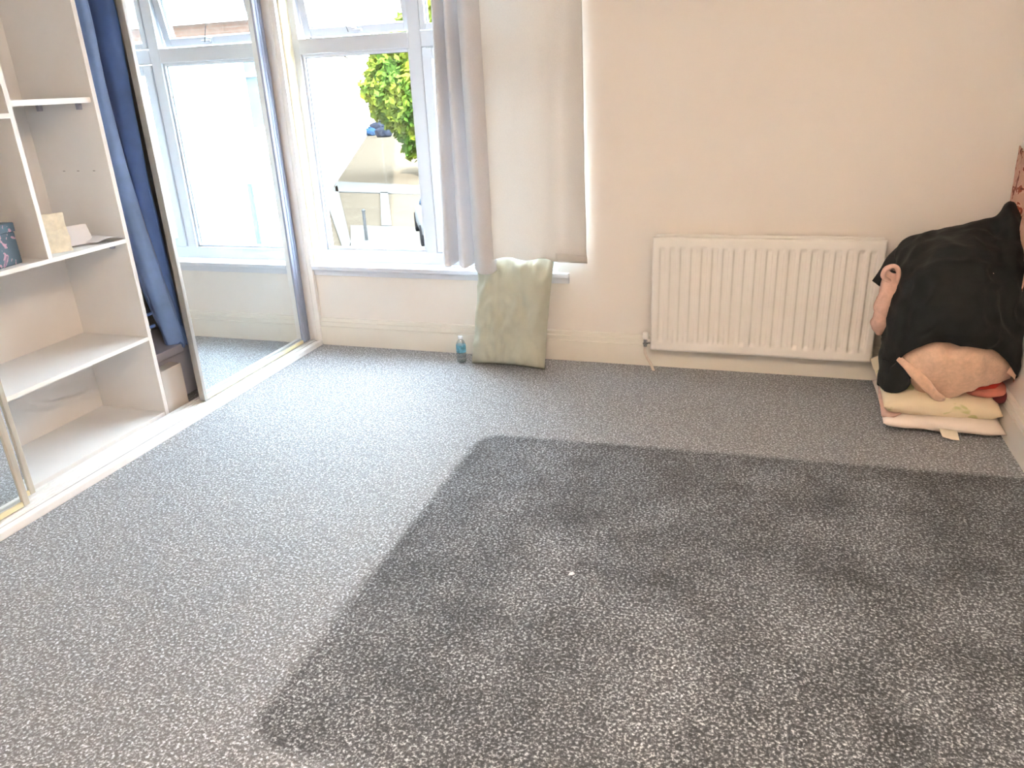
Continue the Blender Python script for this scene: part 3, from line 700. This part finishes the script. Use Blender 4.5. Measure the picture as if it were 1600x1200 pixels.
# black cloth draped over everything
rows = [
 [A(1412, 600, -.30), A(1398, 611, -.36), A(1374, 602, -.44), A(1386, 585, -.52), A(1408, 558, -.585), A(1450, 537, -.66), A(1490, 535, -.685), A(1530, 541, -.68), A(1562, 553, -.65), A(1590, 588, -.585), A(1603, 592, -.52)],
 [A(1420, 560, -.25), A(1392, 560, -.34), A(1375, 560, -.43), A(1392, 548, -.53), A(1414, 535, -.595), A(1452, 518, -.675), A(1492, 515, -.705), A(1532, 520, -.70), A(1566, 532, -.66), A(1592, 558, -.585), A(1606, 560, -.50)],
 [A(1420, 500, -.20), A(1402, 500, -.32), A(1390, 500, -.42), A(1402, 492, -.52), A(1424, 482, -.58), A(1458, 468, -.64), A(1496, 464, -.66), A(1534, 466, -.65), A(1566, 476, -.60), A(1594, 490, -.56), A(1608, 490, -.46)],
 [A(1425, 440, -.12), A(1412, 440, -.26), A(1400, 445, -.38), A(1410, 435, -.46), A(1430, 428, -.51), A(1462, 416, -.54), A(1500, 410, -.55), A(1536, 410, -.54), A(1564, 420, -.48), A(1590, 425, -.47), A(1610, 430, -.38)],
 [A(1420, 410, -.06), A(1408, 408, -.18), A(1400, 405, -.28), A(1412, 396, -.34), A(1434, 388, -.36), A(1466, 380, -.37), A(1500, 376, -.37), A(1532, 374, -.36), A(1556, 378, -.32), A(1585, 372, -.34), A(1610, 378, -.28)],
 [A(1440, 400, -.035), A(1420, 392, -.08), A(1404, 388, -.15), A(1420, 373, -.20), A(1440, 366, -.20), A(1470, 360, -.20), A(1503, 355, -.19), A(1530, 348, -.18), A(1556, 339, -.17), A(1576, 316, -.20), A(1600, 326, -.14)],
 [A(1450, 440, -.03), A(1440, 420, -.035), A(1420, 410, -.06), A(1434, 392, -.08), A(1450, 384, -.07), A(1476, 376, -.06), A(1505, 370, -.06), A(1532, 366, -.06), A(1556, 366, -.06), A(1575, 350, -.06), A(1600, 360, -.05)]]
t = thing('black_cloth', (3.38, -.4, .25), 'large black cloth draped over the bedding pile in the corner', 'cloth')
obj('drape', net(rows, 8, 10, wr=.036, wsc=5.5, seed=9, thick=.006, clampx=3.602, ymax=-.03), 'black', t, smooth=True)
rows = [[A(1363, 438, -.40), A(1372, 446, -.41), A(1380, 450, -.40)], [A(1372, 426, -.37), A(1382, 430, -.40), A(1390, 436, -.40)], [A(1386, 402, -.25), A(1398, 410, -.32), A(1406, 420, -.36)], [A(1402, 386, -.14), A(1412, 394, -.22), A(1420, 404, -.28)]]
obj('hanging_corner', net(rows, 5, 6, wr=.004, wsc=12, thick=.008), 'black', t, smooth=True)
rows = [[A(1372, 597, -.49), A(1384, 611, -.555), A(1402, 614, -.60), A(1417, 608, -.61), A(1424, 597, -.61), A(1420, 584, -.60)],
        [A(1374, 582, -.47), A(1388, 594, -.555), A(1402, 596, -.575), A(1414, 594, -.58), A(1421, 590, -.58), A(1418, 579, -.57)],
        [A(1380, 560, -.49), A(1392, 564, -.53), A(1402, 566, -.55), A(1410, 567, -.56), A(1416, 571, -.58), A(1412, 567, -.58)]]
obj('hem_fold', net(rows, 5, 6, wr=.004, wsc=12, thick=.006), 'black', t, smooth=True)
sp = crs([A(1571, 328, -.20), A(1577, 345, -.28), A(1584, 372, -.38), A(1592, 410, -.48)], 6)
# floral cloth hanging on the right wall
rows = []
for z in (1.12, 1.0, .9, .8, .68, .5):
    k = (1.12-z)/.62
    rows.append([(3.592-.012*math.sin(i*2.1+z*3), -.50+i*.063+(.10*(1-k) if i > 5 else 0)*.3, z+.01*math.sin(i)) for i in range(8)])
t = thing('floral_cloth', (3.59, -.28, .5), 'rust and pink floral cloth hanging on the right wall above the pile', 'cloth')
obj('print_fabric', net(rows, 5, 6, wr=.007, wsc=12, seed=3, thick=.005, clampx=3.607), 'floralcloth', t, smooth=True)
obj('hook', tube(bmesh.new(), [(3.61, -.28, 1.13), (3.585, -.28, 1.13), (3.580, -.28, 1.145)], .004, 8), 'chrome', t)

# ------------------------------------------------------------ ceiling lamp of the room (above the frame)
LP = (2.5, -3.3, 2.32)
t = thing('ceiling_lamp', LP, 'warm ceiling lamp with a round glass shade', 'lamp')
obj('canopy', lathe(bmesh.new(), [(.06, 0), (.06, .018), (.02, .03)], (LP[0], LP[1], 2.468), 20), 'edging', t)
obj('stem', tube(bmesh.new(), [(LP[0], LP[1], 2.36), (LP[0], LP[1], 2.47)], .006, 8), 'chrome', t)
bm = lathe(bmesh.new(), [(.05, -.055), (.10, -.03), (.12, .0), (.10, .035), (.03, .05)], LP, 24)
mg = bpy.data.materials.new('lit_opal_glass'); mg.use_nodes = True; b_ = mg.node_tree.nodes['Principled BSDF']
nz_ = mg.node_tree.nodes.new('ShaderNodeTexNoise'); mr_ = mg.node_tree.nodes.new('ShaderNodeMapRange'); mr_.inputs[3].default_value = 92; mr_.inputs[4].default_value = 98
mg.node_tree.links.new(nz_.outputs[0], mr_.inputs[0]); mg.node_tree.links.new(mr_.outputs[0], b_.inputs['Emission Strength'])
b_.inputs['Emission Color'].default_value = (1, .74, .54, 1); b_.inputs['Base Color'].default_value = (.8, .7, .6, 1)
M['lit'] = mg
obj('shade', bm, 'lit', t, smooth=True)

# ------------------------------------------------------------ outdoors
G = -2.9
struct('street', box(-140, 60, .6, 260, G-.2, G, 0), 'tarmac')
bm = bmesh.new()
for quad in (((523, 283), (700, 292), (700, 304), (524, 299)), ((505, 300), (527, 290), (548, 378), (540, 400)), ((594, 300), (606, 300), (612, 352), (596, 352)), ((548, 352), (700, 356), (700, 400), (548, 396))):
    tp = [bm.verts.new(at(a, b, 'z', G+.05)) for a, b in quad]; lo_ = [bm.verts.new(at(a, b, 'z', G+.05)-Vector((0, 0, .05))) for a, b in quad]
    bm.faces.new(tp); bm.faces.new(lo_[::-1])
    for k in range(4): bm.faces.new((tp[k], lo_[k], lo_[(k+1) % 4], tp[(k+1) % 4]))
struct('pavement', bm, 'pavement')
# terrace along the side street
dirv = Vector((-.43, .903, 0)).normalized(); nv = Vector((.903, .43, 0)).normalized()
p0 = Vector((-18.7, 32.3, 0))
ang = math.atan2(dirv.y, dirv.x)
TT = Matrix.Translation(p0) @ Matrix.Rotation(ang, 4, 'Z')    # local x along the street, local -y faces the street
t = thing('terraced_house', (p0.x, p0.y, G), 'long white rendered terrace receding along the side street outside the window', 'building')
obj('wall', box(-26, 75, 0, 6, G, 3.55, .0, TT), 'render', t)
bm = bmesh.new(); pr = [(-.25, 3.55), (3.0, 5.6), (6.25, 3.55), (3.0, 5.4)]
A_ = [bm.verts.new(TT @ Vector((-26.2, y, z))) for y, z in pr]; B_ = [bm.verts.new(TT @ Vector((75.2, y, z))) for y, z in pr]
for i in range(4): bm.faces.new((A_[i], A_[(i+1) % 4], B_[(i+1) % 4], B_[i]))
bm.faces.new(A_); bm.faces.new(B_[::-1]); obj('roof', bm, 'slate', t)
obj('gutter', tube(bmesh.new(), [TT @ Vector((-26, -.3, 3.5)), TT @ Vector((75, -.3, 3.5))], .06, 8), 'render', t)
# satellite dishes along the terrace
def line_hit(px, py):
    d = FW + (px-800)/FPX*RT - (py-600)/FPX*UP
    k = (nv.dot(p0)-nv.dot(CAM))/nv.dot(d); return CAM+k*d
DL = ['satellite dish on the white terrace, highest on the left', 'satellite dish on the white terrace, second along the upper row', 'satellite dish on the white terrace, third along the upper row', 'satellite dish farthest right in the upper row on the terrace', 'satellite dish in the middle of the terrace, below the upper row', 'satellite dish left of the middle one on the terrace wall', 'satellite dish lowest and leftmost on the terrace wall', 'satellite dish low on the terrace, right of the lowest left one', 'small satellite dish lowest on the far end of the terrace']
for i, (px, py) in enumerate(((529, 131), (548, 136), (562, 138), (570, 136), (554, 148), (542, 149), (510, 162), (530, 163), (561, 172))):
    h = line_hit(px, py); 
    t = thing('satellite_dish', h, DL[i], 'satellite dish', 'satellite dishes on the terrace wall')
    r = .0042*(h-CAM).length*.9
    bm = bmesh.new(); q = Matrix.Translation(h+nv*.38) @ Vector((nv.x, nv.y, .25)).to_track_quat('Z', 'Y').to_matrix().to_4x4()
    lathe(bm, [(r*.02, 0), (r*.5, r*.06), (r, r*.25), (r*1.03, r*.27), (r*.5, r*.10), (r*.02, r*.05)], (0, 0, 0), 18)
    bmesh.ops.transform(bm, matrix=q, verts=bm.verts); obj('reflector', bm, 'dish', t, smooth=True)
    obj('arm', tube(bmesh.new(), [h-nv*.02, h+nv*.38], .02, 6), 'dish', t)
# house across the street (seen in the mirror)
hb = thing('rendered_house', (9.5, 12, G), 'white rendered house with brick band and slate roof across the street, seen in the mirror', 'building')
obj('wall', box(3.2, 18, 9.0, 15, G, 2.48, 0), 'render', hb)
obj('brick_band', box(3.18, 18.02, 8.96, 15.04, 2.48, 2.78, 0), 'brick', hb)
bm = bmesh.new(); pr = [(8.75, 2.78), (12, 5.0), (15.25, 2.78)]
A_ = [bm.verts.new((3.0, y, z)) for y, z in pr]; B_ = [bm.verts.new((18.2, y, z)) for y, z in pr]
for i in range(3): bm.faces.new((A_[i], A_[(i+1) % 3], B_[(i+1) % 3], B_[i]))
bm.faces.new(A_); bm.faces.new(B_[::-1]); obj('roof', bm, 'slate', hb)
obj('gutter', tube(bmesh.new(), [(3, 8.78, 2.74), (18.2, 8.78, 2.74)], .06, 8), 'render', hb)
def hwin(xa, xb, za, zb, split=None):
    f = obj('window', frame(bmesh.new(), xa, xb, za, zb, .07, 8.93, 9.02, .01), 'upvc', hb)
    obj('pane', box(xa+.06, xb-.06, 8.97, 8.99, za+.06, zb-.06, 0), 'extglass', f)
    if split: obj('glazing_bar', box(xa+.06, xb-.06, 8.935, 9.0, split-.04, split+.04, .005), 'upvc', f)
    obj('window_ledge', box(xa-.1, xb+.1, 8.84, 9.0, za-.09, za-.01, .01), 'render', f)
hwin(5.35, 6.58, .80, 2.30, 1.80); hwin(11.0, 12.2, .80, 2.30, 1.92); hwin(14.2, 15.4, .80, 2.3, 1.92)
hwin(8.75, 9.95, -1.75, -.30, -.65); hwin(14.2, 15.4, -1.9, -.3, -.65)
dr = obj('door', box(5.55, 6.45, 8.95, 9.02, G+.1, -.75, .01), 'upvc', hb); obj('door_pane', box(5.75, 6.25, 8.93, 8.96, -1.9, -1.1, .005), 'extglass', dr)
obj('drainpipe', tube(bmesh.new(), [(6.78, 8.92, -.15), (6.78, 8.92, G+.1)], .05, 10), 'extglass', hb)
bm = box(8.3, 9.9, 8.55, 9.0, .48, .53, .01); bx(bm, 8.3, 8.35, 8.55, 9.0, .22, .48, .01); obj('porch_canopy', bm, 'dish', hb)

def car(loc, rz, label, m='carwhite', L=4.1, W=1.72, Hc=1.46):
    t = thing('car', loc, label, 'car', None); T = Matrix.Translation(loc) @ Matrix.Rotation(rz, 4, 'Z')
    def loft(secs, m_, name, par):
        bm = bmesh.new(); rings = []
        for (x, hw, z0, z1, r) in secs:
            ring = []
            for k in range(16):
                a = 2*PI*(k+.5)/16; c, s_ = math.cos(a), math.sin(a)
                y = hw*math.copysign(abs(c)**.45, c); z = (z0+z1)/2+(z1-z0)/2*math.copysign(abs(s_)**.45, s_)
                ring.append(bm.verts.new(T @ Vector((x, y, z))))
            rings.append(ring)
        for i in range(len(rings)-1):
            for k in range(16): bm.faces.new((rings[i][k], rings[i][(k+1) % 16], rings[i+1][(k+1) % 16], rings[i+1][k]))
        bm.faces.new(rings[0][::-1]); bm.faces.new(rings[-1]); return obj(name, bm, m_, par, smooth=True)
    h = W/2
    body = loft([(-L/2, h*.80, .35, .72, 0), (-L/2+.15, h*.95, .25, .86, 0), (-L/4, h, .2, .95, 0), (0, h, .2, .96, 0), (L/4, h, .2, .93, 0), (L/2-.25, h*.93, .24, .80, 0), (L/2, h*.78, .34, .62, 0)], m, 'body', t)
    loft([(-L/2+.25, h*.80, .85, .98, 0), (-L/2+.6, h*.80, .85, Hc-.08, 0), (-.5, h*.78, .85, Hc-.02, 0), (.25, h*.78, .85, Hc-.06, 0), (L/4+.05, h*.82, .85, .97, 0)], 'carblue', 'windows', t)
    loft([(-L/2+.52, h*.74, Hc-.14, Hc-.08, 0), (-.6, h*.74, Hc-.06, Hc+.01, 0), (.22, h*.73, Hc-.08, Hc-.03, 0)], m, 'roof', t)
    for sx in (-L/2+.78, L/2-.80):
        for sy in (-1, 1):
            bm = bmesh.new(); a = T @ Vector((sx, sy*(h-.20), .31)); b = T @ Vector((sx, sy*(h+.01), .31)); tube(bm, [a, b], .31, 20); obj('wheel', bm, 'tyre', t)
    return t
cp = at(650, 372, 'z', G)
car((cp.x+.9, cp.y+.3, G), R(118), 'white car with blue tinted windscreen parked below the window')
cp = at(600, 178, 'z', G+.4)
car((at(603, 190, 'z', G).x, at(603, 190, 'z', G).y, G), R(116), 'distant white car parked by the tree at the end of the street')
car((5.9, 7.0, G), R(178), 'pale car parked against the rendered house, seen at the edge of the mirror')
# bollard and bin
bb = at(546, 377, 'z', G)
t = thing('bollard', (bb.x+.6, bb.y, G), 'thin dark grey post at the corner of the white terrace', 'post')
obj('post', tube(bmesh.new(), [(bb.x+.6, bb.y, G), (bb.x+.6, bb.y, G+.92)], .05, 10), 'dish', t); obj('cap', lathe(bmesh.new(), [(.06, 0), (.065, .03), (.02, .07)], (bb.x+.6, bb.y, G+.92), 10), 'dish', t)
# sacks
for i, (px, py, m, s, lab) in enumerate(((578, 212, 'bluesack', .42, 'blue plastic sack at the left of the sacks in the street'), (591, 206, 'darksack', .55, 'dark rubbish sack, middle one in the street'), (600, 214, 'darksack', .50, 'dark rubbish sack nearest the tree'))):
    q = at(px, py, 'z', G)
    t = thing('rubbish_sack', (q.x, q.y, G), lab, 'sack', 'sacks left in the street')
    s *= 1.35
    obj('sack_body', blob((q.x, q.y, G+s*.6), (s*1.1, s*.8, s*.62), .12, 2, i*3+1, 4, G+.005), m, t, smooth=True)
    obj('tied_neck', tube(bmesh.new(), [(q.x, q.y, G+s*1.1), (q.x+.05, q.y, G+s*1.45)], [.10, .16], 8), m, t)
# tree: crown right of the street
def tree(cx_, cy_, r, zc, label, seed):
    random.seed(seed)
    t = thing('tree', (cx_, cy_, G), label, 'tree')
    obj('trunk', tube(bmesh.new(), [(cx_, cy_, G), (cx_+.1, cy_, G+1.5), (cx_-.1, cy_+.1, zc)], [.28, .22, .12], 10), 'bark', t, smooth=True)
    bm = bmesh.new()
    for k in range(14000):
        a = random.uniform(0, 2*PI); u = random.uniform(-1, 1); q = Vector((math.sqrt(1-u*u)*math.cos(a), math.sqrt(1-u*u)*math.sin(a), u))
        rr = r*(.55+.45*random.random()**.5)*(1+.28*noise.noise(q*2.3+Vector((seed, 0, 0)))+.12*noise.noise(q*6))
        c = Vector((cx_, cy_, zc))+Vector((q.x*rr, q.y*rr, q.z*rr*1.05)); s = random.uniform(.13, .26)
        d1 = Vector((random.gauss(0, 1), random.gauss(0, 1), random.gauss(0, 1))).normalized(); d2 = d1.orthogonal().normalized()
        vs = [bm.verts.new(c+d1*s), bm.verts.new(c+d2*s*.55), bm.verts.new(c-d1*s), bm.verts.new(c-d2*s*.55)]; bm.faces.new(vs)
    me = bpy.data.meshes.new('foliage'); 
    obj('foliage', bm, 'leaf', t, smooth=True)
q = at(662, 132, 'y', 34); tree(q.x+.3, q.y, 3.1, q.z, 'lime green tree on the right side of the street outside the window', 3)
q = at(676, 40, 'y', 24); tree(q.x+1.9, q.y, 2.2, q.z+.2, 'taller green tree behind the window mullion, right of the street', 5)
